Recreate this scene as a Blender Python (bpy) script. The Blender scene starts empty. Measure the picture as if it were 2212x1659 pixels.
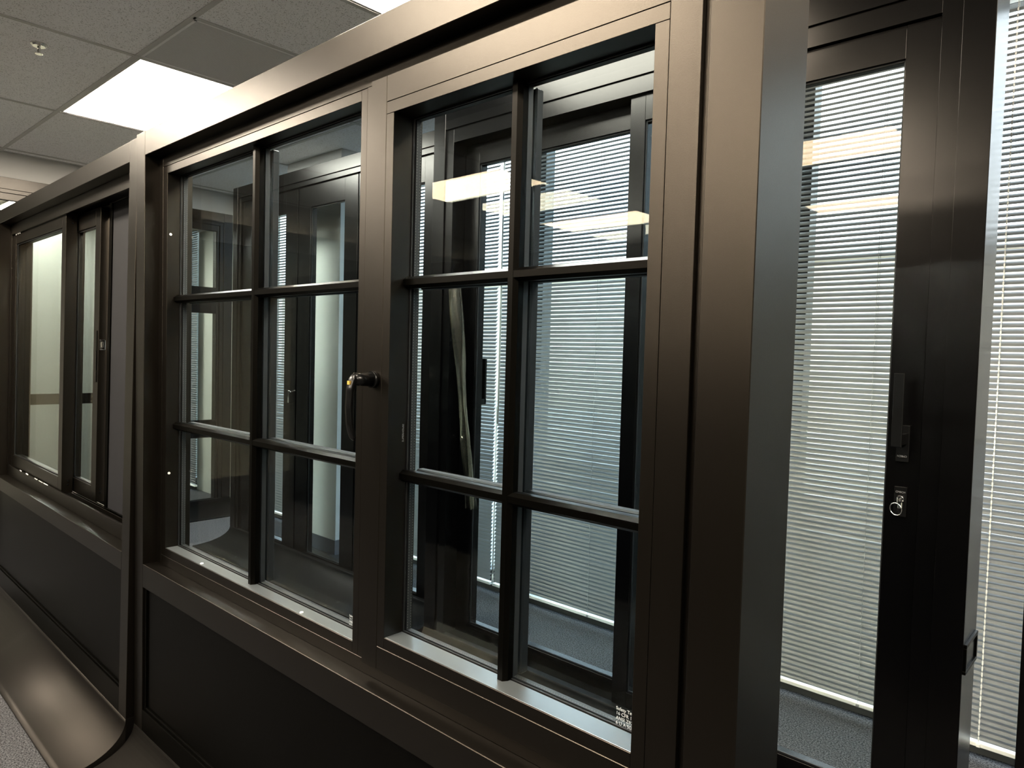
import bpy, bmesh, math, random
from mathutils import Vector, Matrix
from math import radians, pi, sin, cos
random.seed(4)
scn = bpy.context.scene
COL = scn.collection

# ------------------------------------------------------------------ camera
YAW, PITCH, ROLL = radians(42.5), radians(2.35), radians(1.53)
H = 1.4
fw = Vector((-sin(YAW)*cos(PITCH), cos(YAW)*cos(PITCH), -sin(PITCH)))
rt = Vector((cos(YAW), sin(YAW), 0)); up = rt.cross(fw)
r2 = rt*cos(ROLL) + up*sin(ROLL); u2 = -rt*sin(ROLL) + up*cos(ROLL)
cd = bpy.data.cameras.new('camera'); cam = bpy.data.objects.new('camera', cd); COL.objects.link(cam)
cam.matrix_world = Matrix(((r2.x, u2.x, -fw.x, 0), (r2.y, u2.y, -fw.y, 0), (r2.z, u2.z, -fw.z, H), (0, 0, 0, 1)))
cd.sensor_width = 36; cd.lens = 1540/2212*36; cd.clip_start = 0.02; cd.clip_end = 200
scn.camera = cam

# ------------------------------------------------------------------ world (overcast bright daylight)
w = bpy.data.worlds.new('world'); scn.world = w; w.use_nodes = True
nt = w.node_tree; nt.nodes.clear()
wo = nt.nodes.new('ShaderNodeOutputWorld'); bg = nt.nodes.new('ShaderNodeBackground')
tc = nt.nodes.new('ShaderNodeTexCoord'); sx = nt.nodes.new('ShaderNodeSeparateXYZ'); cr = nt.nodes.new('ShaderNodeValToRGB')
nt.links.new(tc.outputs['Generated'], sx.inputs[0]); nt.links.new(sx.outputs['Z'], cr.inputs[0])
cr.color_ramp.elements[0].position = 0.0; cr.color_ramp.elements[0].color = (0.97, 0.985, 1.0, 1)
cr.color_ramp.elements[1].position = 0.6; cr.color_ramp.elements[1].color = (0.80, 0.90, 1.0, 1)
nt.links.new(cr.outputs[0], bg.inputs['Color']); bg.inputs['Strength'].default_value = 3.0
nt.links.new(bg.outputs[0], wo.inputs[0])

PANEL_STRENGTH = 26.0
scn.view_settings.view_transform = 'Standard'; scn.view_settings.look = 'None'
scn.view_settings.gamma = 1; scn.view_settings.use_curve_mapping = False
scn.view_settings.exposure = 1.55
try:
    scn.cycles.transparent_max_bounces = 40; scn.cycles.max_bounces = 10
    scn.cycles.diffuse_bounces = 4; scn.cycles.glossy_bounces = 6
except Exception: pass

# ------------------------------------------------------------------ materials
def new_mat(name):
    m = bpy.data.materials.new(name); m.use_nodes = True
    return m, m.node_tree, m.node_tree.nodes['Principled BSDF']
def pbr(name, col, rough=0.5, metal=0.0, spec=0.5, bump=0.0, bscale=400, var=0.0, vscale=6, coords='Object', ior=1.5, stint=(1, 1, 1)):
    m, t, b = new_mat(name)
    b.inputs['Base Color'].default_value = (*col, 1); b.inputs['Roughness'].default_value = rough
    b.inputs['Metallic'].default_value = metal; b.inputs['Specular IOR Level'].default_value = spec
    b.inputs['IOR'].default_value = ior; b.inputs['Specular Tint'].default_value = (*stint, 1)
    if bump or var:
        c = t.nodes.new('ShaderNodeTexCoord')
    if bump:
        n = t.nodes.new('ShaderNodeTexNoise'); n.inputs['Scale'].default_value = bscale; n.inputs['Detail'].default_value = 3
        t.links.new(c.outputs[coords], n.inputs['Vector'])
        bp = t.nodes.new('ShaderNodeBump'); bp.inputs['Strength'].default_value = bump; bp.inputs['Distance'].default_value = 0.001
        t.links.new(n.outputs['Fac'], bp.inputs['Height']); t.links.new(bp.outputs[0], b.inputs['Normal'])
    if var:
        n2 = t.nodes.new('ShaderNodeTexNoise'); n2.inputs['Scale'].default_value = vscale; n2.inputs['Detail'].default_value = 5
        t.links.new(c.outputs[coords], n2.inputs['Vector'])
        r = t.nodes.new('ShaderNodeMapRange'); r.inputs['To Min'].default_value = max(0, rough-var); r.inputs['To Max'].default_value = min(1, rough+var)
        t.links.new(n2.outputs['Fac'], r.inputs['Value']); t.links.new(r.outputs[0], b.inputs['Roughness'])
    return m
BRONZE = pbr('dark_bronze_powder_coat', (0.0006, 0.0005, 0.0004), 0.33, 0.0, 0.50, bump=0.12, bscale=1100, ior=1.375, stint=(1.0, 0.85, 0.68))
BRONZE_S = pbr('dark_bronze_smooth', (0.0003, 0.0003, 0.0002), 0.34, 0.0, 0.5, ior=1.15, stint=(1.0, 0.90, 0.78))
BRONZE_B = pbr('dark_bronze_far_displays', (0.0003, 0.0003, 0.0004), 0.25, 0.0, 0.50, bump=0.06, bscale=900, var=0.02, vscale=5, ior=1.29, stint=(1.0, 0.93, 0.86))
SKIRT_B = pbr('black_matt_plinth', (0.0006, 0.0006, 0.0007), 0.55, 0.0, 0.35, ior=1.22)
LEDGE_SHEEN = pbr('grey_ledge_sheen', (0.15, 0.16, 0.165), 0.30, 0.75)  # paler metal standing in for window light reflected on the bead tops
SKIRTM = pbr('dark_bronze_skirt', (0.0010, 0.0009, 0.0008), 0.50, 0.0, 0.5, ior=1.34, stint=(1.0, 0.90, 0.80))
BLACK = pbr('black_satin', (0.002, 0.002, 0.002), 0.26, 0.0, 0.20)
GASKET = pbr('black_rubber_gasket', (0.0015, 0.0018, 0.002), 0.55, 0.0, 0.25)
SPACER = pbr('dark_spacer_bar', (0.006, 0.006, 0.006), 0.5, 0.0, 0.4)
SPDOT = pbr('spacer_perforation', (0.12, 0.115, 0.10), 0.5)
CHROME = pbr('chrome', (0.75, 0.74, 0.72), 0.12, 1.0)
GOLD = pbr('gold_badge', (0.75, 0.5, 0.12), 0.35, 0.6)
WCAP = pbr('white_plastic', (0.75, 0.74, 0.70), 0.35)
SCREEN = pbr('dark_insect_mesh', (0.0045, 0.0045, 0.0062), 0.7, 0.0, 0.25, bump=0.4, bscale=700)
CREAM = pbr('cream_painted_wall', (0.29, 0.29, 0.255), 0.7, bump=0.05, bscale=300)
CREAM_L = pbr('dimmed_cream_painted_wall', (0.155, 0.155, 0.135), 0.7, bump=0.05, bscale=300)  # same cream, darkened to offset the bulkhead panel's light on this wall
WHITEP = pbr('white_painted_wall', (0.52, 0.52, 0.51), 0.7, bump=0.05, bscale=300)
TBAR = pbr('white_ceiling_grid_enamel', (0.52, 0.515, 0.51), 0.45)
VANE = pbr('grey_grille_vane', (0.85, 0.85, 0.86), 0.5)
PLENUM = pbr('dark_plenum', (0.03, 0.03, 0.03), 0.9)
BASEB = pbr('dark_grey_vinyl_base', (0.07, 0.075, 0.09), 0.5)
PRINT = pbr('white_ceramic_print', (0.30, 0.31, 0.32), 0.5)
GREYTXT = pbr('grey_engraving', (0.09, 0.09, 0.09), 0.4)
ALU = pbr('window_wall_aluminium', (0.10, 0.10, 0.10), 0.45, 0.4)
ASPHALT = pbr('pale_concrete_ground', (0.42, 0.405, 0.37), 0.9)
STUCCO = pbr('beige_stucco', (0.52, 0.44, 0.34), 0.9)
FILM = None

def carpet():
    m, t, b = new_mat('grey_loop_carpet')
    c = t.nodes.new('ShaderNodeTexCoord')
    n = t.nodes.new('ShaderNodeTexNoise'); n.inputs['Scale'].default_value = 170; n.inputs['Detail'].default_value = 3; n.inputs['Roughness'].default_value = 0.7
    t.links.new(c.outputs['Object'], n.inputs['Vector'])
    r = t.nodes.new('ShaderNodeValToRGB'); r.color_ramp.elements[0].position = 0.40; r.color_ramp.elements[0].color = (0.010, 0.010, 0.011, 1)
    r.color_ramp.elements[1].position = 0.62; r.color_ramp.elements[1].color = (0.088, 0.088, 0.094, 1)
    t.links.new(n.outputs['Fac'], r.inputs[0]); t.links.new(r.outputs[0], b.inputs['Base Color'])
    bp = t.nodes.new('ShaderNodeBump'); bp.inputs['Strength'].default_value = 0.8; bp.inputs['Distance'].default_value = 0.004
    t.links.new(n.outputs['Fac'], bp.inputs['Height']); t.links.new(bp.outputs[0], b.inputs['Normal'])
    b.inputs['Roughness'].default_value = 0.95; b.inputs['Specular IOR Level'].default_value = 0.15
    return m
def tile_mat():
    m, t, b = new_mat('fissured_ceiling_tile')
    c = t.nodes.new('ShaderNodeTexCoord')
    n = t.nodes.new('ShaderNodeTexNoise'); n.inputs['Scale'].default_value = 190; n.inputs['Detail'].default_value = 2; n.inputs['Roughness'].default_value = 0.6
    t.links.new(c.outputs['Object'], n.inputs['Vector'])
    r = t.nodes.new('ShaderNodeValToRGB'); r.color_ramp.elements[0].position = 0.34; r.color_ramp.elements[0].color = (0.42, 0.42, 0.42, 1)
    r.color_ramp.elements[1].position = 0.42; r.color_ramp.elements[1].color = (0.93, 0.93, 0.95, 1)
    t.links.new(n.outputs['Fac'], r.inputs[0]); t.links.new(r.outputs[0], b.inputs['Base Color'])
    bp = t.nodes.new('ShaderNodeBump'); bp.inputs['Strength'].default_value = 0.5; bp.inputs['Distance'].default_value = 0.002
    t.links.new(n.outputs['Fac'], bp.inputs['Height']); t.links.new(bp.outputs[0], b.inputs['Normal'])
    b.inputs['Roughness'].default_value = 0.9
    return m
def glass(name, tint=(0.90, 0.94, 0.93), ior=1.5, rough=0.0):
    m = bpy.data.materials.new(name); m.use_nodes = True; t = m.node_tree; t.nodes.clear()
    o = t.nodes.new('ShaderNodeOutputMaterial'); mx = t.nodes.new('ShaderNodeMixShader')
    tr = t.nodes.new('ShaderNodeBsdfTransparent'); tr.inputs[0].default_value = (*tint, 1)
    gl = t.nodes.new('ShaderNodeBsdfGlossy'); gl.inputs['Roughness'].default_value = rough; gl.inputs['Color'].default_value = (0.82, 0.75, 0.60, 1)
    fr = t.nodes.new('ShaderNodeFresnel'); fr.inputs['IOR'].default_value = ior
    # same facing angle from inside and outside of the pane
    ge = t.nodes.new('ShaderNodeNewGeometry'); mi = t.nodes.new('ShaderNodeMath'); mi.operation = 'MULTIPLY'
    t.links.new(fr.outputs[0], mi.inputs[0])
    inv = t.nodes.new('ShaderNodeMath'); inv.operation = 'SUBTRACT'; inv.inputs[0].default_value = 1.0
    t.links.new(ge.outputs['Backfacing'], inv.inputs[1]); t.links.new(inv.outputs[0], mi.inputs[1])
    t.links.new(mi.outputs[0], mx.inputs[0]); t.links.new(tr.outputs[0], mx.inputs[1]); t.links.new(gl.outputs[0], mx.inputs[2])
    t.links.new(mx.outputs[0], o.inputs[0])
    return m
GLASS = glass('insulating_glass', (0.90, 0.94, 0.965), 1.22)
GLASS_D = glass('door_glass', (0.91, 0.935, 0.925), 1.27)
GLASS_W = glass('window_wall_glass', (0.92, 0.95, 0.95), 1.45)
def slat_mat():
    m = bpy.data.materials.new('white_blind_slat'); m.use_nodes = True; t = m.node_tree; t.nodes.clear()
    o = t.nodes.new('ShaderNodeOutputMaterial'); mx = t.nodes.new('ShaderNodeMixShader'); mx.inputs[0].default_value = 0.42
    d = t.nodes.new('ShaderNodeBsdfPrincipled'); d.inputs['Base Color'].default_value = (0.19, 0.19, 0.187, 1); d.inputs['Roughness'].default_value = 0.35
    tl = t.nodes.new('ShaderNodeBsdfTranslucent'); tl.inputs[0].default_value = (0.42, 0.42, 0.41, 1)
    t.links.new(d.outputs[0], mx.inputs[1]); t.links.new(tl.outputs[0], mx.inputs[2]); t.links.new(mx.outputs[0], o.inputs[0])
    return m
SLAT = slat_mat(); CARPET = carpet(); TILE = tile_mat()
def emis(name, col, s):
    m = bpy.data.materials.new(name); m.use_nodes = True; t = m.node_tree; t.nodes.clear()
    o = t.nodes.new('ShaderNodeOutputMaterial'); e = t.nodes.new('ShaderNodeEmission')
    e.inputs[0].default_value = (*col, 1); e.inputs[1].default_value = s; t.links.new(e.outputs[0], o.inputs[0]); return m
DIFFUSER = emis('lit_led_diffuser', (1.0, 0.88, 0.71), PANEL_STRENGTH)

# ------------------------------------------------------------------ mesh helpers
class MB:
    """collects shapes; build() links them as one mesh object. off = shift into the thing's local frame"""
    def __init__(s, off=(0, 0, 0)):
        s.bm = bmesh.new(); s.off = Vector(off)
    def box(s, x0, x1, y0, y1, z0, z1, bev=0.0, mi=0):
        x0, x1 = sorted((x0, x1)); y0, y1 = sorted((y0, y1)); z0, z1 = sorted((z0, z1))
        r = bmesh.ops.create_cube(s.bm, size=1.0)['verts']
        for v in r:
            v.co = Vector(((x0+x1)/2 + v.co.x*(x1-x0), (y0+y1)/2 + v.co.y*(y1-y0), (z0+z1)/2 + v.co.z*(z1-z0))) + s.off
        fs = {f for v in r for f in v.link_faces}
        for f in fs: f.material_index = mi
        if bev:
            es = list({e for v in r for e in v.link_edges})
            bmesh.ops.bevel(s.bm, geom=es, offset=bev, segments=1, affect='EDGES', profile=0.5)
        return s
    def prism(s, pts, axis, a, b, mi=0, caps=True, smooth=False):
        """pts = 2-D outline; axis 'x': (y,z), 'z': (x,y), 'y': (x,z)"""
        def P(p, t):
            return {'x': Vector((t, p[0], p[1])), 'y': Vector((p[0], t, p[1])), 'z': Vector((p[0], p[1], t))}[axis] + s.off
        va = [s.bm.verts.new(P(p, a)) for p in pts]; vb = [s.bm.verts.new(P(p, b)) for p in pts]
        n = len(pts)
        for i in range(n):
            f = s.bm.faces.new((va[i], va[(i+1) % n], vb[(i+1) % n], vb[i])); f.material_index = mi; f.smooth = smooth
        if caps:
            f = s.bm.faces.new(va[::-1]); f.material_index = mi
            f = s.bm.faces.new(vb); f.material_index = mi
        return s
    def cyl(s, c, r0, r1, p, axis, n=24, mi=0, smooth=True):
        """cylinder or cone from c along axis by p"""
        d = Vector(axis).normalized(); m = d.to_track_quat('Z', 'Y').to_matrix()
        c = Vector(c) + s.off
        A = [s.bm.verts.new(c + m @ Vector((r0*cos(2*pi*i/n), r0*sin(2*pi*i/n), 0))) for i in range(n)]
        B = [s.bm.verts.new(c + m @ Vector((r1*cos(2*pi*i/n), r1*sin(2*pi*i/n), p))) for i in range(n)]
        for i in range(n):
            f = s.bm.faces.new((A[i], A[(i+1) % n], B[(i+1) % n], B[i])); f.smooth = smooth; f.material_index = mi
        f = s.bm.faces.new(A[::-1]); f.material_index = mi; f = s.bm.faces.new(B); f.material_index = mi
        return s
    def ring(s, c, R, r, normal, n=28, k=8, mi=0):
        d = Vector(normal).normalized(); m = d.to_track_quat('Z', 'Y').to_matrix(); c = Vector(c) + s.off
        g = [[s.bm.verts.new(c + m @ Vector(((R+r*cos(2*pi*j/k))*cos(2*pi*i/n), (R+r*cos(2*pi*j/k))*sin(2*pi*i/n), r*sin(2*pi*j/k)))) for j in range(k)] for i in range(n)]
        for i in range(n):
            for j in range(k):
                f = s.bm.faces.new((g[i][j], g[(i+1) % n][j], g[(i+1) % n][(j+1) % k], g[i][(j+1) % k])); f.smooth = True; f.material_index = mi
        return s
    def quad(s, ps, mi=0):
        f = s.bm.faces.new([s.bm.verts.new(Vector(p) + s.off) for p in ps]); f.material_index = mi; return s
    def sweep(s, rings, mi=0, smooth=True):
        g = [[s.bm.verts.new(Vector(p) + s.off) for p in r] for r in rings]
        n = len(g[0])
        for a, b in zip(g, g[1:]):
            for j in range(n):
                f = s.bm.faces.new((a[j], a[(j+1) % n], b[(j+1) % n], b[j])); f.smooth = smooth; f.material_index = mi
        s.bm.faces.new(g[0][::-1]); s.bm.faces.new(g[-1])
        return s
    def frame(s, x0, x1, z0, z1, l, r, t, b, y0, y1, bev=0.0008, mi=0):
        """rectangular ring of four members, verticals running through"""
        if l: s.box(x0, x0+l, y0, y1, z0, z1, bev, mi)
        if r: s.box(x1-r, x1, y0, y1, z0, z1, bev, mi)
        if t: s.box(x0+l, x1-r, y0, y1, z1-t, z1, bev, mi)
        if b: s.box(x0+l, x1-r, y0, y1, z0, z0+b, bev, mi)
        return s
    def build(s, name, mats, parent=None):
        bmesh.ops.recalc_face_normals(s.bm, faces=s.bm.faces)
        me = bpy.data.meshes.new(name); s.bm.to_mesh(me); s.bm.free()
        for m in (mats if isinstance(mats, (list, tuple)) else [mats]): me.materials.append(m)
        o = bpy.data.objects.new(name, me); COL.objects.link(o)
        if parent is not None: o.parent = parent
        return o
def tag(o, label=None, cat=None, group=None, kind=None):
    if label: o['label'] = label
    if cat: o['category'] = cat
    if group: o['group'] = group
    if kind: o['kind'] = kind
    return o
def thing(name, label, cat, loc=(0, 0, 0), rot=(0, 0, 0), group=None):
    o = bpy.data.objects.new(name, None); COL.objects.link(o); o.empty_display_size = 0.1
    o.location = loc; o.rotation_euler = rot
    return tag(o, label, cat, group)
def struct(name, mb, mats, parent=None):
    o = mb.build(name, mats, parent)
    if parent is None: o['kind'] = 'structure'
    return o
def copy_tree(o, parent=None):
    c = o.copy(); COL.objects.link(c)
    if parent is not None: c.parent = parent
    for ch in list(o.children): copy_tree(ch, c)
    return c
def text(name, s, size, mat, parent, loc, rot, ext=0.0002, align='LEFT', sx=1.0):
    cu = bpy.data.curves.new(name, 'FONT'); cu.body = s; cu.size = size; cu.extrude = ext; cu.align_x = align; cu.space_line = 1.0
    t = bpy.data.objects.new(name, cu); COL.objects.link(t)
    bpy.context.view_layer.update()
    me = bpy.data.meshes.new_from_object(t.evaluated_get(bpy.context.evaluated_depsgraph_get()))
    bpy.data.objects.remove(t); me.materials.clear(); me.materials.append(mat)
    o = bpy.data.objects.new(name, me); COL.objects.link(o); o.parent = parent; o.location = loc; o.rotation_euler = rot; o.scale = (sx, 1, 1)
    return o

# ------------------------------------------------------------------ room shell
XL, XR, YB, YF, ZC = -7.4, 3.4, -6.6, 3.05, 2.75
struct('floor', MB().box(XL-0.2, XR+0.2, YB-0.2, YF+0.25, -0.1, 0.0), CARPET)
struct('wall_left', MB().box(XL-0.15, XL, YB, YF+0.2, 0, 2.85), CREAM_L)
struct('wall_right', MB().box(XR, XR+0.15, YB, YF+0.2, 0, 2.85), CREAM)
struct('wall_back', MB().box(XL-0.15, XR+0.15, YB-0.15, YB, 0, 2.85), CREAM)
# ceiling tiles, leaving the cells of the fixtures and of the grille open
GX, GY = 1.2192, 0.6096
xs = [-3.62 + GX*k for k in range(-2, 7)]; xs = [x for x in xs if x < XR]
ys = [1.29 + GY*k for k in range(-12, 3)]
xs = [-6.17] + xs + [XR]; ys = [YB] + ys + [YF]
LX = [-4.8392, -2.4008, 0.0376]; LY = [1.29, 1.29-3*GY, 1.29-6*GY, 1.29-9*GY]
light_cells = [(x, y) for x in LX for y in LY]
mb = MB()
for i in range(len(xs)-1):
    for j in range(len(ys)-1):
        x0, x1, y0, y1 = xs[i], xs[i+1], ys[j], ys[j+1]
        if any(abs(x0-a) < 0.01 and abs(y0-b) < 0.01 for a, b in light_cells): continue
        if abs(x0+3.62) < 0.01 and abs(y0-1.29) < 0.01: x0 += GY
        if x1-x0 > 0.005 and y1-y0 > 0.005: mb.box(x0, x1, y0, y1, ZC, ZC+0.02)
ceil = struct('ceiling', mb, TILE)
mb = MB()
hw = 0.012
for x in xs[1:-1]: mb.box(x-hw, x+hw, YB, YF, ZC-0.0035, ZC, 0.0005)
for y in ys[1:-1]: mb.box(-6.17, XR, y-hw, y+hw, ZC-0.003, ZC-0.0002, 0.0005)
mb.box(-3.62+GY-hw, -3.62+GY+hw, 1.29, 1.29+GY, ZC-0.003, ZC, 0.0005)
mb.box(-6.17, -6.145, YB, YF, ZC-0.004, ZC)
mb.build('ceiling_grid', TBAR, ceil)
struct('ceiling_bulkhead', MB().box(XL, -6.17, YB, YF, 2.50, 2.85, 0.002), WHITEP)
struct('ceiling_deck', MB().box(XL-0.15, XR+0.15, YB-0.15, YF+0.2, 2.86, 2.92), PLENUM)

# window wall: solid bays, glazed bays and the pier
WB = [(-7.4, -6.95), (-5.75, -4.84), (-4.13, 3.25)]
mb = MB()
for a, b in ((-6.95, -5.75), (-4.84, -4.13), (3.25, XR+0.15)): mb.box(a, b, YF, YF+0.18, 0, 2.85)
struct('wall_front', mb, CREAM)
struct('wall_pier', MB().box(-4.82, -4.13, 2.76, YF-0.001, 0, 2.75, 0.002), WHITEP)
struct('baseboard_pier', MB().frame(-4.825, -4.125, 0, 0, 0, 0, 0, 0, 0, 0).box(-4.825, -4.125, 2.752, 2.758, 0, 0.10, 0.001).box(-4.128, -4.122, 2.752, YF-0.1, 0, 0.10, 0.001), BASEB)
nwin = 0
for a, b in WB:
    n = max(1, round((b-a)/1.45)); st = (b-a)/n
    for k in range(n):
        nwin += 1
        x0, x1 = a+k*st, a+(k+1)*st
        f = struct('window_%d' % nwin, MB().frame(x0, x1, 0.03, 2.75, 0.03, 0.03, 0.05, 0.06, YF+0.05, YF+0.13, 0.002), ALU)
        MB().box(x0+0.03, x1-0.03, YF+0.087, YF+0.093, 0.09, 2.70).build('glass_pane', GLASS_W, f)
SILLM = pbr('dirty_beige_sill', (0.10, 0.095, 0.085), 0.7, bump=0.2, bscale=60)
mb = MB()
for a, b in WB: mb.box(a, b, YF-0.02, YF+0.14, 0, 0.03, 0.001)
struct('trim_1', mb, SILLM)

# outside, seen only in slivers between the slats
g = struct('ground', MB().box(-60, 60, YF+0.26, 70, -0.25, -0.15), ASPHALT)
b = thing('building', 'low beige stucco building across the lot, seen between blind slats', 'building', (-4, 17, -0.15))
MB().box(-26, 26, 0, 8, 0, 3.9, 0.01).build('wall', STUCCO, b)
MB().box(-26.3, 26.3, -0.3, 8.3, 3.9, 4.2, 0.01).build('roof_edge', ASPHALT, b)

# ------------------------------------------------------------------ blinds
CORD = pbr('grey_ladder_string', (0.25, 0.25, 0.25), 0.7)
def slat_mesh(L):
    """one blind's slats, room edge low and outer edge high"""
    mb = MB(); a = radians(43); wd = 0.025
    z = 0.085
    prof = []
    N = 4
    for i in range(N+1):
        t = i/N - 0.5; prof.append((t*wd, 0.0022*(1-4*t*t)))
    out = []
    for y, c in prof: out.append((y*cos(a) - c*sin(a), y*sin(a) + c*cos(a)))
    low = [(y*cos(a) - (c-0.0004)*sin(a), y*sin(a) + (c-0.0004)*cos(a)) for y, c in prof][::-1]
    ring = out + low
    while z < 2.64:
        dz = random.uniform(-0.0006, 0.0006); da = random.uniform(-0.0005, 0.0005)
        mb.prism([(y, z+zz+dz) for y, zz in ring], 'x', 0.004, L-0.004, smooth=False)
        z += 0.0212
    return mb
def blind(x0, x1, label, wand=False, cords=None, beads=False):
    L = x1-x0
    t = thing('window_blind', label, 'window blind', (x0, 2.985, 0.0), group=None)
    MB().box(0, L, -0.018, 0.018, 2.66, 2.70, 0.001).build('headrail', WCAP, t)
    slat_mesh(L).build('slats', SLAT, t)
    MB().box(0, L, -0.013, 0.013, 0.050, 0.066, 0.002).build('bottom_rail', WCAP, t)
    for c in cords or []:
        m = MB()
        for yy in (-0.0125, 0.0125): m.box(c-0.0008, c+0.0008, yy-0.0006, yy+0.0006, 0.066, 2.66)
        m.box(c-0.006, c+0.006, -0.016, -0.012, 0.050, 0.062, 0.001)
        z = 0.085 if beads else 9
        while z < 2.64:
            m.box(c-0.0022, c+0.0022, -0.0145, -0.0118, z-0.0125, z+0.001); z += 0.0212
        m.build('ladder_cord', WCAP if beads else CORD, t)
    if wand:
        MB().cyl((0.03, -0.03, 1.0), 0.005, 0.005, 1.62, (0, 0, 1), 8).box(0.022, 0.038, -0.038, -0.018, 2.60, 2.68, 0.001).build('tilt_wand', WCAP, t)
        m = MB(); m.cyl((0.012, -0.022, 0.10), 0.004, 0.004, 1.0, (0, 0, 1), 8); m.cyl((0.012, -0.022, 0.075), 0.007, 0.004, 0.05, (0, 0, 1), 10)
        m.build('pull_cord', WCAP, t)
    return t
blind(-7.39, -6.82, 'white slatted blind in the corner beside the left cream wall, seen through two displays', cords=[0.1, 0.42])
blind(-5.84, -4.84, 'white slatted blind just left of the white pier, seen through the folding doors', cords=[0.15, 0.85])
blind(-4.11, -2.86, 'white slatted blind between the pier and the blind with the white wand', cords=[0.15, 0.62, 1.09])
blind(-2.84, -0.64, 'wide white slatted blind behind the double door display, white cord at its left edge', True, [0.12, 0.688, 1.36, 2.006])
blind(-0.62, 1.58, 'white slatted blind at the far right edge, right of the double door display', cords=[0.19, 0.8, 1.4, 2.0], beads=True)
blind(1.60, 3.23, 'white slatted blind out of frame nearest the right wall', cords=[0.15, 0.8, 1.45])

# ------------------------------------------------------------------ ceiling things
fx = None
def ceiling_light(x, y, label):
    global fx
    if fx is None:
        fx = thing('ceiling_light', label, 'ceiling light', (x+GX/2, y+GY/2, ZC), group='recessed ceiling panels')
        a, c = GX/2-hw, GY/2-hw
        MB().frame(-a, a, -c, c, 0, 0, 0, 0, 0, 0).box(-a, a, -c, -c+0.014, -0.002, 0.05, 0.001).box(-a, a, c-0.014, c, -0.002, 0.05, 0.001).box(-a, -a+0.014, -c+0.014, c-0.014, -0.002, 0.05, 0.001).box(a-0.014, a, -c+0.014, c-0.014, -0.002, 0.05, 0.001).build('frame', TBAR, fx)
        MB().box(-a+0.014, a-0.014, -c+0.014, c-0.014, 0.001, 0.008).build('diffuser', DIFFUSER, fx)
        return fx
    o = copy_tree(fx); o.location = (x+GX/2, y+GY/2, ZC); o['label'] = label; return o
lab = {(-4.8392, 1.29): 'lit rectangular ceiling panel beside the grey return grille, above the left display',
       (-2.4008, 1.29): 'lit ceiling panel cut by the top edge, above the casement window display'}
for i, x in enumerate(LX):
    for j, y in enumerate(LY):
        l = lab.get((x, y)) or 'lit ceiling panel, %s column, %s, seen in glass reflections' % (('left', 'middle', 'right')[i], ('display row', 'row over the camera', 'second row back', 'third row back')[j])
        if j == 0 and i == 2: l = 'lit ceiling panel out of frame above the double door display'
        ceiling_light(x, y, l)
o = copy_tree(fx); o.location = (-6.85, 1.75, 2.497); o['label'] = 'lit panel under the lowered bulkhead, glimpsed at the left edge'

v = thing('return_air_grille', 'grey square return air grille beside the lit panel in the ceiling', 'air vent', (-3.62+GY/2, 1.29+GY/2, ZC))
q = GY/2-hw
MB().box(-q, q, -q, -q+0.012, -0.003, 0.02, 0.0008).box(-q, q, q-0.012, q, -0.003, 0.02, 0.0008).box(-q, -q+0.012, -q, q, -0.003, 0.02, 0.0008).box(q-0.012, q, -q, q, -0.003, 0.02, 0.0008).build('frame', VANE, v)
mb = MB(); k = -q+0.018
while k < q-0.014:
    mb.box(k-0.0009, k+0.0009, -q+0.012, q-0.012, 0.0, 0.012); k += 0.0108
for k in (-0.15, 0.0, 0.15): mb.box(-q+0.012, q-0.012, k-0.001, k+0.001, 0.004, 0.012)
mb.build('vanes', VANE, v)
MB().box(-q, q, -q, q, 0.03, 0.09).build('duct_box', PLENUM, v)

s = thing('sprinkler_head', 'chrome sprinkler head in a ceiling tile at the upper left', 'sprinkler', (-3.834, 0.9495, ZC))
mb = MB(); mb.ring((0, 0, -0.003), 0.030, 0.004, (0, 0, 1)).cyl((0, 0, 0.0), 0.034, 0.026, 0.012, (0, 0, -1)).build('escutcheon', CHROME, s)
mb = MB(); mb.cyl((0, 0, -0.005), 0.008, 0.006, 0.030, (0, 0, -1), 12)
for sg in (-1, 1): mb.box(sg*0.014-0.0015, sg*0.014+0.0015, -0.003, 0.003, -0.042, -0.008, 0.0005)
mb.box(-0.0155, 0.0155, -0.003, 0.003, -0.043, -0.040, 0.0005)
mb.build('frame_arms', CHROME, s)
MB().cyl((0, 0, -0.044), 0.017, 0.015, 0.002, (0, 0, -1), 20).build('deflector', CHROME, s)

# ------------------------------------------------------------------ shared display parts
def cove(mb, x0, x1, ztop, depth=0.196, mi=0):
    """plinth: concave skirt sweeping from the front face down and out to the carpet"""
    pts = []
    n = 14
    for i in range(n+1):
        t = i/n*pi/2
        pts.append((-depth + depth*cos(t), ztop - (ztop-0.006)*sin(t)))   # t=0 at the face
    poly = [(0.03, ztop)] + pts + [(-depth, 0.0), (0.03, 0.0)]
    # smooth outer strip + flat rest
    off = mb.off; bm = mb.bm
    def V(x, p): return bm.verts.new(Vector((x, p[0], p[1])) + off)
    A = [V(x0, p) for p in poly]; B = [V(x1, p) for p in poly]
    for i in range(len(poly)):
        j = (i+1) % len(poly)
        f = bm.faces.new((A[i], A[j], B[j], B[i])); f.smooth = 1 <= i <= n; f.material_index = mi
    bm.faces.new(A[::-1]); bm.faces.new(B)
    return mb
def cove_back(mb, x0, x1, ztop, y, depth=0.196):
    n = 12; pts = [(y+depth-depth*cos(i/n*pi/2), ztop-(ztop-0.006)*sin(i/n*pi/2)) for i in range(n+1)]
    mb.prism([(y-0.02, ztop)] + pts + [(y+depth, 0), (y-0.02, 0)], 'x', x0, x1); return mb

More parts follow.
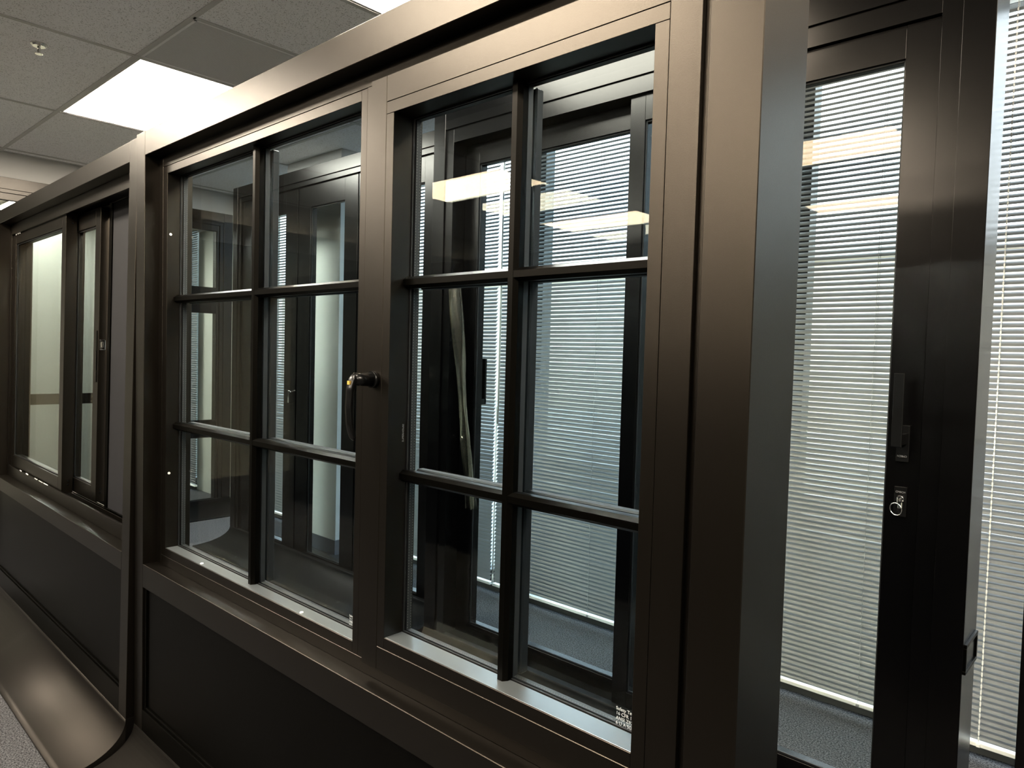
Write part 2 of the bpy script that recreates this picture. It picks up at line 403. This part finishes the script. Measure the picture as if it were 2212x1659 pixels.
def muntin_v(mb, xc, z0, z1, yf, yg, s=1):
    """bevelled glazing bar standing on the pane at yg with its flat face at yf"""
    a, b, h = 0.0062, 0.0125, yg-yf
    mb.prism([(xc-a, yf), (xc+a, yf), (xc+b, yf+h*0.42), (xc+b, yg), (xc-b, yg), (xc-b, yf+h*0.42)], 'z', z0, z1)
def muntin_h(mb, zc, x0, x1, yf, yg):
    a, b, h = 0.0062, 0.0125, yg-yf
    mb.prism([(yf, zc-a), (yf, zc+a), (yf+h*0.42, zc+b), (yg, zc+b), (yg, zc-b), (yf+h*0.42, zc-b)], 'x', x0, x1)
def spacer_bar(mb, x0, x1, z0, z1, y0, y1):
    """perforated spacer between the two panes of an insulating unit"""
    t = 0.006
    mb.box(x0, x0+t, y0, y1, z0, z1).box(x1-t, x1, y0, y1, z0, z1).box(x0+t, x1-t, y0, y1, z1-t, z1).box(x0+t, x1-t, y0, y1, z0, z0+t)
    e = 0.0004; r = 0.0008
    for yy in (y0+0.0022, y1-0.0022):
        z = z0+0.01
        while z < z1-0.01:
            mb.quad(((x0+t+e, yy-r, z-r), (x0+t+e, yy+r, z-r), (x0+t+e, yy+r, z+r), (x0+t+e, yy-r, z+r)), 1); z += 0.006
    x = x0+0.01; yy = y0+0.004
    while x < x1-0.01:
        mb.quad(((x-r, yy-r, z0+t+e), (x+r, yy-r, z0+t+e), (x+r, yy+r, z0+t+e), (x-r, yy+r, z0+t+e)), 1); x += 0.006
def glazed_light(part, ox, gx0, gx1, gz0, gz1, yb, yg, xc, zcs, ymun, bead_w, dy=0.0):
    """panes, spacer and glazing bars of one divided light, as sub-parts of `part`"""
    off = (-ox, dy, 0)
    # stepped bead behind the opening edge: gasket line at the pane
    g = MB(off)
    g.frame(gx0-0.004, gx1+0.004, gz0-0.004, gz1+0.004, 0.007, 0.007, 0.007, 0.007, yg-0.004, yg-0.0003, 0.0005)
    g.build('gasket', GASKET, part)
    MB(off).box(gx0-0.012, gx1+0.012, yg, yg+0.005, gz0-0.012, gz1+0.012).build('glass_pane', GLASS, part)
    MB(off).box(gx0-0.012, gx1+0.012, yg+0.019, yg+0.024, gz0-0.012, gz1+0.012).build('glass_pane', GLASS, part)
    sp = MB(off); spacer_bar(sp, gx0-0.004, gx1+0.004, gz0-0.004, gz1+0.004, yg+0.0055, yg+0.0185)
    sp.box(xc-0.0085, xc+0.0085, yg+0.0055, yg+0.0185, gz0+0.002, gz1-0.002)
    for z in zcs:
        sp.box(gx0+0.002, xc-0.0085, yg+0.0055, yg+0.0185, z-0.0085, z+0.0085); sp.box(xc+0.0085, gx1-0.002, yg+0.0055, yg+0.0185, z-0.0085, z+0.0085)
    sp.build('spacer_bar', [SPACER, SPDOT], part)
    for y0, y1 in ((ymun, yg-0.0002), (yg+0.0242+0.022, yg+0.0242)):
        m = MB(off)
        if y0 < y1:
            muntin_v(m, xc, gz0, gz1, y0, y1)
        else:
            m.box(xc-0.0115, xc+0.0115, y1, y0, gz0, gz1, 0.003)
        m.build('glazing_bar', BRONZE_S if y0 < y1 else GASKET, part)
        for z in zcs:
            for a, b in ((gx0, xc-0.0062), (xc+0.0062, gx1)):
                m = MB(off)
                if y0 < y1: muntin_h(m, z, a, b, y0+0.0006, y1)
                else: m.box(a, b, y1, y0-0.0005, z-0.0115, z+0.0115, 0.003)
                m.build('glazing_bar', BRONZE_S if y0 < y1 else GASKET, part)

# ------------------------------------------------------------------ 1. casement window display (front right)
X0, X1 = -2.5225, -0.4014
OX = (X0+X1)/2; OF = (-OX, 0, 0)
D = 0.1476
u = thing('window_display', 'large dark bronze window display with two six-pane lights and a curved lever handle', 'window display', (OX, 0.9, 0))
XI0, XI1 = -2.4525, -0.478
ZT, ZH, ZS, ZF = 2.0875, 2.010, 0.679, 0.119
MB(OF).box(X0, XI0, 0, D, ZF, ZT, 0.0012).build('post', BRONZE, u)
MB(OF).box(XI1, X1, 0, D, ZF-0.1, ZT, 0.0012).build('post', BRONZE, u)
MB(OF).box(XI0, XI1, 0, D, ZH, ZT, 0.0012).build('head_rail', BRONZE, u)
bp_ = MB(OF); bp_.box(XI0, XI1, 0, D, 0.602, ZS, 0.0012)
bp_.build('sill_rail', BRONZE, u)
bp_ = MB(OF); bp_.box(XI0, XI1, 0.0, D, ZF, 0.19, 0.0008)
bp_.frame(-2.447, XI1-0.004, 0.19, 0.602, 0.010, 0.010, 0.006, 0.010, 0.006, 0.02, 0.001)
bp_.box(XI0, XI1, 0.012, D-0.012, 0.19, 0.602)
bp_.build('base_panel', BRONZE_S, u)
mb = MB(OF); cove(mb, X0, X1, ZF-0.0005); mb.box(X0, X1, 0, D, 0, ZF-0.0008)
mb.build('plinth_skirt', SKIRTM, u)
# window frame, mullion
YFm = 0.045
wf = MB(OF)
wf.frame(XI0, XI1, ZS, ZH, 0.031, 0.040, 0.034, 0.0316, YFm, 0.14, 0.0008)
wf.box(-1.3180, -1.2640, YFm, 0.14, ZS+0.0316, ZH-0.034, 0.0008)
wf = wf.build('window_frame', BRONZE, u)
# fixed left light
fl = MB(OF)
BX0, BX1, BZ0, BZ1 = -2.4205, -1.3190, 0.7112, 1.9755
GX0, GX1, GZ0, GZ1 = -2.3895, -1.341, 0.7367, 1.952
fl.frame(BX0, BX1, BZ0, BZ1, GX0-BX0, BX1-GX1, BZ1-GZ1, GZ0-BZ0, 0.046, 0.0865, 0.0006)
fl = fl.build('fixed_light', BRONZE, u)
glazed_light(fl, OX, GX0, GX1, GZ0, GZ1, 0.046, 0.0915, -1.8655, (1.5520, 1.1365), 0.0675, 0.03)
for z in (1.4+0.3588, 1.4-0.4174):
    MB(OF).cyl((GX0-0.0005, 0.057, z), 0.0045, 0.0038, 0.0025, (1, 0, 0), 16).build('screw_cap', WCAP, fl)
for x in (-2.1416, -1.5745):
    MB(OF).cyl((x, 0.057, GZ0+0.0004), 0.0050, 0.0042, 0.0022, (0, 0, 1), 16).build('screw_cap', WCAP, fl)
MB(OF).box(GX0+0.001, GX1-0.001, 0.0490, 0.0850, GZ0, GZ0+0.0008, 0.0002).build('ledge_sheen_strip', LEDGE_SHEEN, fl)  # added strip, imitates the bright reflection along the bottom bead
# casement sash
sa = MB(OF)
SX0, SX1, SZ0, SZ1 = -1.2915, -0.5085, 0.708, 1.9805
HX0, HX1, HZ0, HZ1 = -1.2366, -0.5625, 0.7601, 1.9247
sa.frame(SX0, SX1, SZ0, SZ1, HX0-SX0-0.0006, SX1-HX1-0.0006, SZ1-HZ1-0.0006, HZ0-SZ0-0.0006, 0.036, 0.0445, 0.0010)
sa.frame(-1.2625, -0.5195, 0.7125, 1.9745, 0.0255, 0.0425, 0.0495, 0.0470, 0.0448, 0.135, 0.0006)
sa = sa.build('casement_sash', BRONZE, u)
JX0, JX1, JZ0, JZ1 = -1.2123, -0.5868, 0.7844, 1.8995
gb = MB(OF)
gb.box(HX0, JX0, 0.0362, 0.0865, HZ0, JZ1, 0.0005).box(JX1, HX1, 0.0362, 0.0865, HZ0, JZ1, 0.0005)
gb.box(HX0, HX1, 0.0362, 0.0865, JZ1+0.0006, HZ1, 0.0005).box(JX0+0.0004, JX1-0.0004, 0.0362, 0.0865, HZ0, JZ0, 0.0005)
gb.build('glazing_bead', BRONZE, sa)
glazed_light(sa, OX, JX0, JX1, JZ0, JZ1, 0.036, 0.0915, -0.8995, (1.5485, 1.131), 0.0690, 0.03)
MB(OF).box(JX0+0.001, JX1-0.001, 0.0385, 0.0850, JZ0, JZ0+0.0008, 0.0002).build('ledge_sheen_strip', LEDGE_SHEEN, sa)  # same added strip for the reflected brightness on the sash bead
# lever handle: rosette, neck, curved blade
h = MB(OF)
hc = Vector((-1.262, 0.036, 1.3385))
h.cyl(hc, 0.0185, 0.0180, 0.010, (0, -1, 0), 36)
h.cyl(hc+Vector((0, -0.010, 0)), 0.0150, 0.0125, 0.044, (0, -1, 0), 32)
rings = []
N = 24
def lerp(tab, t):
    for (a0, b0), (a1, b1) in zip(tab, tab[1:]):
        if t <= a1: return b0 + (b1-b0)*(t-a0)/(a1-a0)
    return tab[-1][1]
for i in range(N+1):
    t = i/N
    z = 1.3535 - 0.1445*t
    y = lerp([(0, -0.013), (0.08, -0.0185), (0.25, -0.0265), (0.5, -0.0290), (0.75, -0.0260), (0.9, -0.0210), (1, -0.0150)], t)
    wx = lerp([(0, 0.004), (0.03, 0.0075), (0.08, 0.0098), (0.9, 0.0095), (0.97, 0.0075), (1, 0.004)], t)
    th = lerp([(0, 0.003), (0.05, 0.006), (0.2, 0.0062), (0.3, 0.0048), (0.95, 0.0048), (1, 0.0025)], t)
    ring = []
    for k in range(16):
        a = 2*pi*k/16; ca, sa_ = cos(a), sin(a)
        ring.append((hc.x + wx*math.copysign(abs(ca)**0.45, ca), y + th*math.copysign(abs(sa_)**0.45, sa_), z))
    rings.append(ring)
h.sweep(rings)
h.box(hc.x-0.0042, hc.x+0.0042, -0.0312, -0.0240, 1.3280, 1.3365, 0.0004, 1)
ho = h.build('lever_handle', [BLACK, GOLD], sa); ho['label'] = 'black curved lever handle with small gold badge'
# ceramic safety marks, printed on the pane
R90 = (radians(90), 0, 0)
text('safety_mark', 'Safety Tempered\n16 CFR 1201 II\nANSI Z97.1-2015\n6 U A SGCC 5102\nSGCC INSULATED 6MM', 0.0082, PRINT, sa, (-0.6520-OX, 0.0912, 0.812), R90)
text('safety_mark', 'Safety Tempered\n16 CFR 1201 II\nANSI Z97.1-2015\n6 U A SGCC 5102', 0.0070, PRINT, fl, (-1.4180-OX, 0.0912, 0.762), R90)
text('bead_mark', 'SUPERHOUSE', 0.0065, GREYTXT, sa, (-1.2121-OX, 0.0795, 1.205), (radians(90), radians(-90), radians(90)))
text('bead_mark', 'SUPERHOUSE', 0.0060, GREYTXT, sa, (-0.72-OX, 0.0815, 0.7847), (0, 0, 0))

# ------------------------------------------------------------------ 2. sliding window display (front left, leaning slightly)
u = thing('window_display', 'dark bronze sliding window display left of the casement display, open at its right', 'window display', (-2.527, 0.875, 0.0015), (-0.015, 0, -radians(1.1)))
L0, L1, li0, li1 = -2.075, -0.004, -2.000, -0.077
T2, TH2, TS2, TF2 = 2.084, 2.012, 0.690, 0.134
MB().box(L0, li0, 0, D, TF2, T2, 0.0012).build('post', BRONZE, u)
MB().box(li1, L1, 0, D, TF2, T2-0.002, 0.0012).build('post', BRONZE, u)
MB().box(li0, li1, 0.0003, D, TH2, T2-0.003, 0.0012).build('head_rail', BRONZE, u)
MB().box(li0, li1, 0, D, 0.626, TS2, 0.0012).build('sill_rail', BRONZE, u)
mb = MB().box(li0, li1, 0, D, TF2, 0.218, 0.0008)
mb.frame(li0, li1, 0.218, 0.626, 0.010, 0.010, 0.005, 0.008, 0.005, 0.02, 0.001).box(li0, li1, 0.012, D-0.012, 0.218, 0.626)
mb.build('base_panel', BRONZE_S, u)
mb = MB(); cove(mb, L0, L1, TF2-0.0005); mb.box(L0, L1, 0, D, 0, TF2-0.0008)
mb.build('plinth_skirt', SKIRTM, u)
sf = MB()
sf.frame(li0, li1, TS2, TH2, 0.026, 0.020, 0.004, 0.003, 0.050, 0.145, 0.0006)
sf.box(li0, li1, 0.050, 0.058, 1.958, TH2, 0.0006)          # head apron
sf.box(li0, li1, 0.050, 0.058, TS2, 0.746, 0.0006)          # sill apron
for yy in (0.078, 0.090, 0.118, 0.130): sf.box(li0, li1, yy, yy+0.003, TS2, 0.722, 0.0004)
sf.box(li0, li1, 0.0585, 0.145, 1.978, TH2-0.001).box(li0, li1, 0.143, 0.1465, 1.93, TH2-0.001).box(li0, li1, 0.143, 0.1465, TS2, 0.72)
sf.build('window_frame', BRONZE, u)
def slide_sash(x0, x1, y0, y1, z0, z1, gx0, gx1, gz0, gz1, name='sliding_sash'):
    m = MB(); m.frame(x0, x1, z0, z1, gx0-x0, x1-gx1, z1-gz1, gz0-z0, y0, y1, 0.001)
    o = m.build(name, BRONZE, u)
    MB().frame(gx0-0.002, gx1+0.002, gz0-0.002, gz1+0.002, 0.008, 0.008, 0.008, 0.008, y0+0.006, y0+0.010, 0.0005).build('gasket', GASKET, o)
    ym = (y0+y1)/2
    MB().box(gx0-0.004, gx1+0.004, ym-0.010, ym-0.006, gz0-0.004, gz1+0.004).build('glass_pane', GLASS, o)
    MB().box(gx0-0.004, gx1+0.004, ym+0.006, ym+0.010, gz0-0.004, gz1+0.004).build('glass_pane', GLASS, o)
    return o
s1 = slide_sash(-1.978, -1.040, 0.0605, 0.1045, 0.734, 1.975, -1.930, -1.098, 0.802, 1.908)
s2 = slide_sash(-1.120, -0.737, 0.1085, 0.1425, 0.740, 1.965, -1.062, -0.800, 0.800, 1.893)
for z in (1.945, 1.925, 0.790, 0.772): MB().cyl((-1.0402, 0.085, z), 0.004, 0.004, 0.004, (1, 0, 0), 12).build('roller_screw', BLACK, s1)
for z in (0.795, 0.778): MB().cyl((-0.7372, 0.125, z), 0.004, 0.004, 0.004, (1, 0, 0), 12).build('roller_screw', BLACK, s2)
mb = MB().box(-0.763, -0.749, 0.1062, 0.1086, 1.240, 1.455, 0.001)
mb.box(-0.760, -0.753, 0.1050, 0.1064, 1.29, 1.37, 0.0005, 1)
mb.build('flush_pull', [BRONZE_S, BLACK], s2)
mb = MB().box(-0.7368, -0.7310, 0.112, 0.134, 1.375, 1.418, 0.002).box(-0.731, -0.722, 0.118, 0.124, 1.385, 1.408, 0.001)
mb.build('latch', CHROME, s2)
sc = MB(); sc.frame(-0.70, -0.098, 0.700, 1.995, 0.028, 0.012, 0.02, 0.025, 0.130, 0.142, 0.001); sc = sc.build('screen_frame', BRONZE_S, u)
MB().box(-0.672, -0.110, 0.136, 0.138, 0.725, 1.975).build('insect_screen', SCREEN, sc)
# torn protective film left along two joints
FILMW = pbr('torn_white_film', (0.75, 0.73, 0.70), 0.5)
for x, ln in ((-1.72, 0.03), (-1.60, 0.04), (-1.44, 0.05), (-1.36, 0.06), (-1.28, 0.07)):
    mb = MB().box(x, x+ln, 0.0485, 0.0502, 0.7455, 0.7485+random.uniform(0, 0.003), 0.0003)
    mb.build('film_scrap', FILMW, u)['label'] = 'torn scrap of white film on the bottom track'
rr = []
for k in range(15):
    x = -1.925 + k*0.0065; zc = 1.957+random.uniform(-0.003, 0.003); hh = 0.002+0.004*random.random()
    rr.append([(x, 0.0565, zc-hh), (x, 0.0590, zc-hh*0.4), (x, 0.0590, zc+hh), (x, 0.0565, zc+hh*0.6)])
MB().sweep(rr, smooth=False).build('film_scrap', FILMW, u)['label'] = 'torn scrap of white film at the top left corner of the sash'

# ------------------------------------------------------------------ displays behind
def glazed_display(name, label, cat, loc, rz, W, d, pw, zt, zh, zf, zs, leaves, leaf_name, fw=0.03, low=None, ly=0.045, lt=0.035, cove_d=0.15, zb=0.12, skirt=True, front=0):
    """leaves: (x0,x1,gx0,gx1,gz0,gz1,y,[rails]); zs = sill top; low = underside of the sill rail, panel below it"""
    t = thing(name, label, cat, loc, (0, 0, rz))
    MB().box(0, pw, 0, d, zb, zt, 0.0012).build('post', BRONZE_B, t)
    MB().box(W-pw, W, 0, d, zb, zt, 0.0012).build('post', BRONZE_B, t)
    MB().box(pw, W-pw, 0, d, zh, zt, 0.0012).build('head_rail', BRONZE_B, t)
    MB().box(pw, W-pw, 0, d, low or zb, zs, 0.0012).build('sill_rail', BRONZE_B, t)
    if low: MB().box(pw, W-pw, 0.010, d-0.010, zb, low).build('base_panel', BRONZE_S, t)
    MB().frame(pw, W-pw, zs, zh, fw, fw, zh-zf, 0.025, 0.008, d-0.008, 0.0008).build('frame', BRONZE_B, t)
    mb = MB().box(0, W, 0.004, d, 0, zb-0.0005)
    if front: cove(mb, 0, W, 0.100, front)
    if skirt: cove_back(mb, 0, W, zb-0.0005, d, cove_d)
    mb.build('plinth_skirt', SKIRT_B, t)
    lv = []
    for (x0, x1, gx0, gx1, gz0, gz1, y, rails) in leaves:
        m = MB(); z0, z1 = zs+0.0258, zf-0.001
        m.frame(x0, x1, z0, z1, gx0-x0, x1-gx1, z1-gz1, gz0-z0, y, y+lt, 0.001)
        for a, b in rails: m.box(gx0, gx1, y+0.002, y+lt-0.002, a, b, 0.001)
        o = m.build(leaf_name, BRONZE_B, t)
        MB().frame(gx0-0.001, gx1+0.001, gz0-0.001, gz1+0.001, 0.006, 0.006, 0.007, 0.007, y+0.008, y+0.013, 0.0008).build('gasket', GASKET, o)
        MB().box(gx0-0.001, gx1+0.001, y+0.014, y+0.018, gz0-0.001, gz1+0.001).build('glass_pane', GLASS_D, o)
        lv.append(o)
    return t, lv
# 3. double door display: y 2.20
ox, yy3 = -2.545, 2.20
W3 = 2.182
t3, (lB, lA) = glazed_display('door_display', 'dark bronze double door display with bar handle and hanging key, behind the casement display', 'door display', (ox, yy3, 0), 0, W3, 0.172, 0.076, 2.529, 2.412, 2.350, 0.070,
    [(-1.486-ox, -0.492-ox, -1.423-ox, -0.578-ox, 0.158, 2.256, 0.024, []),
     (-2.418-ox, -1.440-ox, -2.330-ox, -1.500-ox, 0.151, 2.258, 0.086, [])], 'door_leaf', fw=0.050, lt=0.052, zb=0.03, skirt=False, front=0.24)
K = 1.189
hx = -0.5357-ox
def zz(z): return 1.4+(z-1.4)*K
m = MB(); m.box(hx-0.016, hx+0.016, 0.014, 0.024, zz(1.1715), zz(1.258), 0.001); m.build('handle_plate', BLACK, lB)
m = MB(); m.box(hx-0.0130, hx+0.0130, -0.054, -0.043, zz(1.211), zz(1.381), 0.0012).box(hx-0.010, hx+0.010, -0.046, 0.015, zz(1.214), zz(1.240), 0.001)
m.build('bar_handle', BLACK, lB)
m = MB(); m.box(hx-0.016, hx+0.016, 0.016, 0.024, zz(1.041), zz(1.112), 0.001); m.build('lock_plate', BLACK, lB)
m = MB(); m.cyl((hx+0.001, 0.016, zz(1.083)), 0.0104, 0.0100, 0.008, (0, -1, 0), 24).box(hx-0.004, hx+0.007, 0.008, 0.016, zz(1.060), zz(1.080), 0.002); m.build('lock_cylinder', CHROME, lB)
text('plate_mark', 'CMECH', 0.0074, GREYTXT, lB, (hx+0.0125, 0.0138, zz(1.187)), (radians(90), radians(180), 0))
text('plate_mark', 'CMECH', 0.0074, GREYTXT, lB, (hx-0.0125, 0.0158, zz(1.0975)), (radians(90), 0, 0))
hx2 = -2.392-ox
m = MB(); m.box(hx2+0.005, hx2+0.029, 0.190, 0.201, zz(1.205), zz(1.381), 0.001).box(hx2-0.02, hx2+0.029, 0.138, 0.201, zz(1.200), zz(1.222), 0.001); m.build('bar_handle', BLACK, lA)
m = MB(); m.box(hx2-0.016, hx2+0.016, 0.076, 0.0865, zz(1.02), zz(1.10), 0.001).cyl((hx2, 0.077, zz(1.07)), 0.010, 0.0095, 0.009, (0, -1, 0), 20, 1); m.build('lock_plate', [BLACK, CHROME], lA)
# recessed pull on the end post
m = MB(); za, zb_, zc, zd = zz(0.708), zz(0.716), zz(0.768), zz(0.777)
m.box(W3-0.0005, W3+0.007, 0.008, 0.162, zc, zd, 0.001).box(W3-0.0005, W3+0.007, 0.008, 0.020, zb_, zc, 0.001).box(W3-0.0005, W3+0.007, 0.150, 0.162, zb_, zc, 0.001).box(W3-0.0005, W3+0.007, 0.008, 0.162, za, zb_, 0.001).box(W3-0.0005, W3+0.002, 0.020, 0.150, zb_, zc, 0, 1)
m.build('recessed_pull', [BRONZE_S, BLACK], t3)
k = thing('key_ring', 'steel key on a split ring hanging from the lock of the double door', 'key', (-0.5345, yy3+0.0080, zz(1.083)))
MB().box(-0.001, 0.001, -0.015, 0.006, -0.002, 0.002, 0.0003).box(-0.0012, 0.0012, -0.028, -0.015, -0.009, 0.009, 0.001).build('key', CHROME, k)
MB().ring((-0.003, -0.024, -0.0245), 0.0172, 0.0012, (0.35, 1, 0.1)).build('split_ring', CHROME, k)
# wrinkled protective film hanging on the stile
FILM = glass('clear_protective_film', (0.93, 0.93, 0.88), 1.5, 0.25)
FILM.node_tree.nodes['Mix Shader'].inputs[0].default_value = 0.3
fm = MB((-ox, -yy3, 0)); rr = []
for i in range(41):
    t = i/40; z = 1.74 - 1.02*t
    xc = -2.375 + 0.03*sin(3.0*t) + 0.155*t**1.6; wv = 0.034 + 0.014*sin(5*t+1)
    top = []
    for k_ in range(9):
        q_ = k_/8-0.5
        top.append((xc + q_*2*wv, 2.180 - 0.020*cos(q_*9 + 4*t) - 0.006*sin(13*t+q_*4), z))
    rr.append(top + [(p[0], p[1]+0.0004, p[2]) for p in top[::-1]])
fm.sweep(rr)
fo = fm.build('protective_film', FILM, t3); fo['label'] = 'wrinkled clear protective film strip'

# 4. folding door display, seen through the left light
ox = -4.963
def lf(a, b, ga, gb): return (a-ox, b-ox, ga-ox, gb-ox, 0.111, 2.287, 0.022, [])
t4, lv = glazed_display('door_display', 'dark bronze folding door display with three narrow leaves, behind the fixed six-pane light', 'door display', (ox, 2.42, 0), 0, 2.28, 0.172, 0.065, 2.530, 2.454, 2.423, 0.045,
    [lf(-4.860, -4.130, -4.730, -4.275), lf(-4.120, -3.480, -3.979, -3.612), lf(-3.470, -2.790, -3.332, -2.891)], 'door_leaf', fw=0.032, lt=0.045, zb=0.03, skirt=False, front=0.27)
for o_, x in ((lv[0], -4.18), (lv[1], -3.53)):
    m = MB(); m.cyl((x-ox, 0.022, 1.12), 0.007, 0.007, 0.013, (0, -1, 0), 12).box(x-ox-0.009, x-ox+0.009, 0.0, 0.010, 1.05, 1.13, 0.001); m.build('fold_catch', CHROME, o_)
# 5. door display set crosswise at the left
t5, lv = glazed_display('door_display', 'dark bronze glazed door display standing crosswise at the far left', 'door display', (-5.95, 1.0, 0), radians(90), 1.90, 0.150, 0.075, 2.530, 2.450, 2.425, 0.045,
    [(0.108, 0.985, 0.18, 0.88, 0.100, 2.378, 0.02, [(0.949, 1.026)]), (0.99, 1.792, 1.13, 1.775, 0.100, 2.378, 0.02, [(1.681, 1.90), (0.629, 0.778)])], 'door_leaf', lt=0.045, zb=0.03, skirt=False, front=0.30)
# 6. display whose left edge shows at the right border
t6, lv = glazed_display('door_display', 'dark bronze door display at the extreme right border, only its left post showing', 'door display', (-0.238, 2.20, 0), 0, 1.9, 0.172, 0.076, 2.529, 2.412, 2.350, 0.070,
    [(0.127, 0.94, 0.22, 0.86, 0.158, 2.256, 0.024, []), (0.945, 1.772, 1.03, 1.68, 0.158, 2.256, 0.024, [])], 'door_leaf', fw=0.05, lt=0.05, zb=0.03, skirt=False, front=0.24)
# 7. unseen displays added across the aisle as dark surroundings for the glass to reflect
for kx, (xx, WW) in enumerate(((-5.9, 2.1), (-3.7, 2.1), (-1.5, 2.1), (0.75, 2.1))):
    t7, lv = glazed_display('window_display', 'unseen dark bronze display added across the aisle behind the camera, %s of four, to darken reflections' % ('leftmost', 'second', 'third', 'rightmost')[kx], 'window display', (xx+WW, -1.45, 0), radians(180), WW, 0.148, 0.077, 2.05, 1.97, 1.94, 0.68,
        [(0.11, 1.045, 0.2, 0.96, 0.78, 1.86, 0.02, []), (1.055, 1.99, 1.14, 1.90, 0.78, 1.86, 0.02, [])], 'sash', low=0.60)
    for o_ in lv:
        m = MB(); g0 = 0.21 if o_ is lv[0] else 1.15
        m.box(g0, g0+0.74, 0.045, 0.049, 0.79, 1.85); m.build('dark_backing', SCREEN, o_)  # opaque dark sheet added behind each sash pane to keep reflections dark
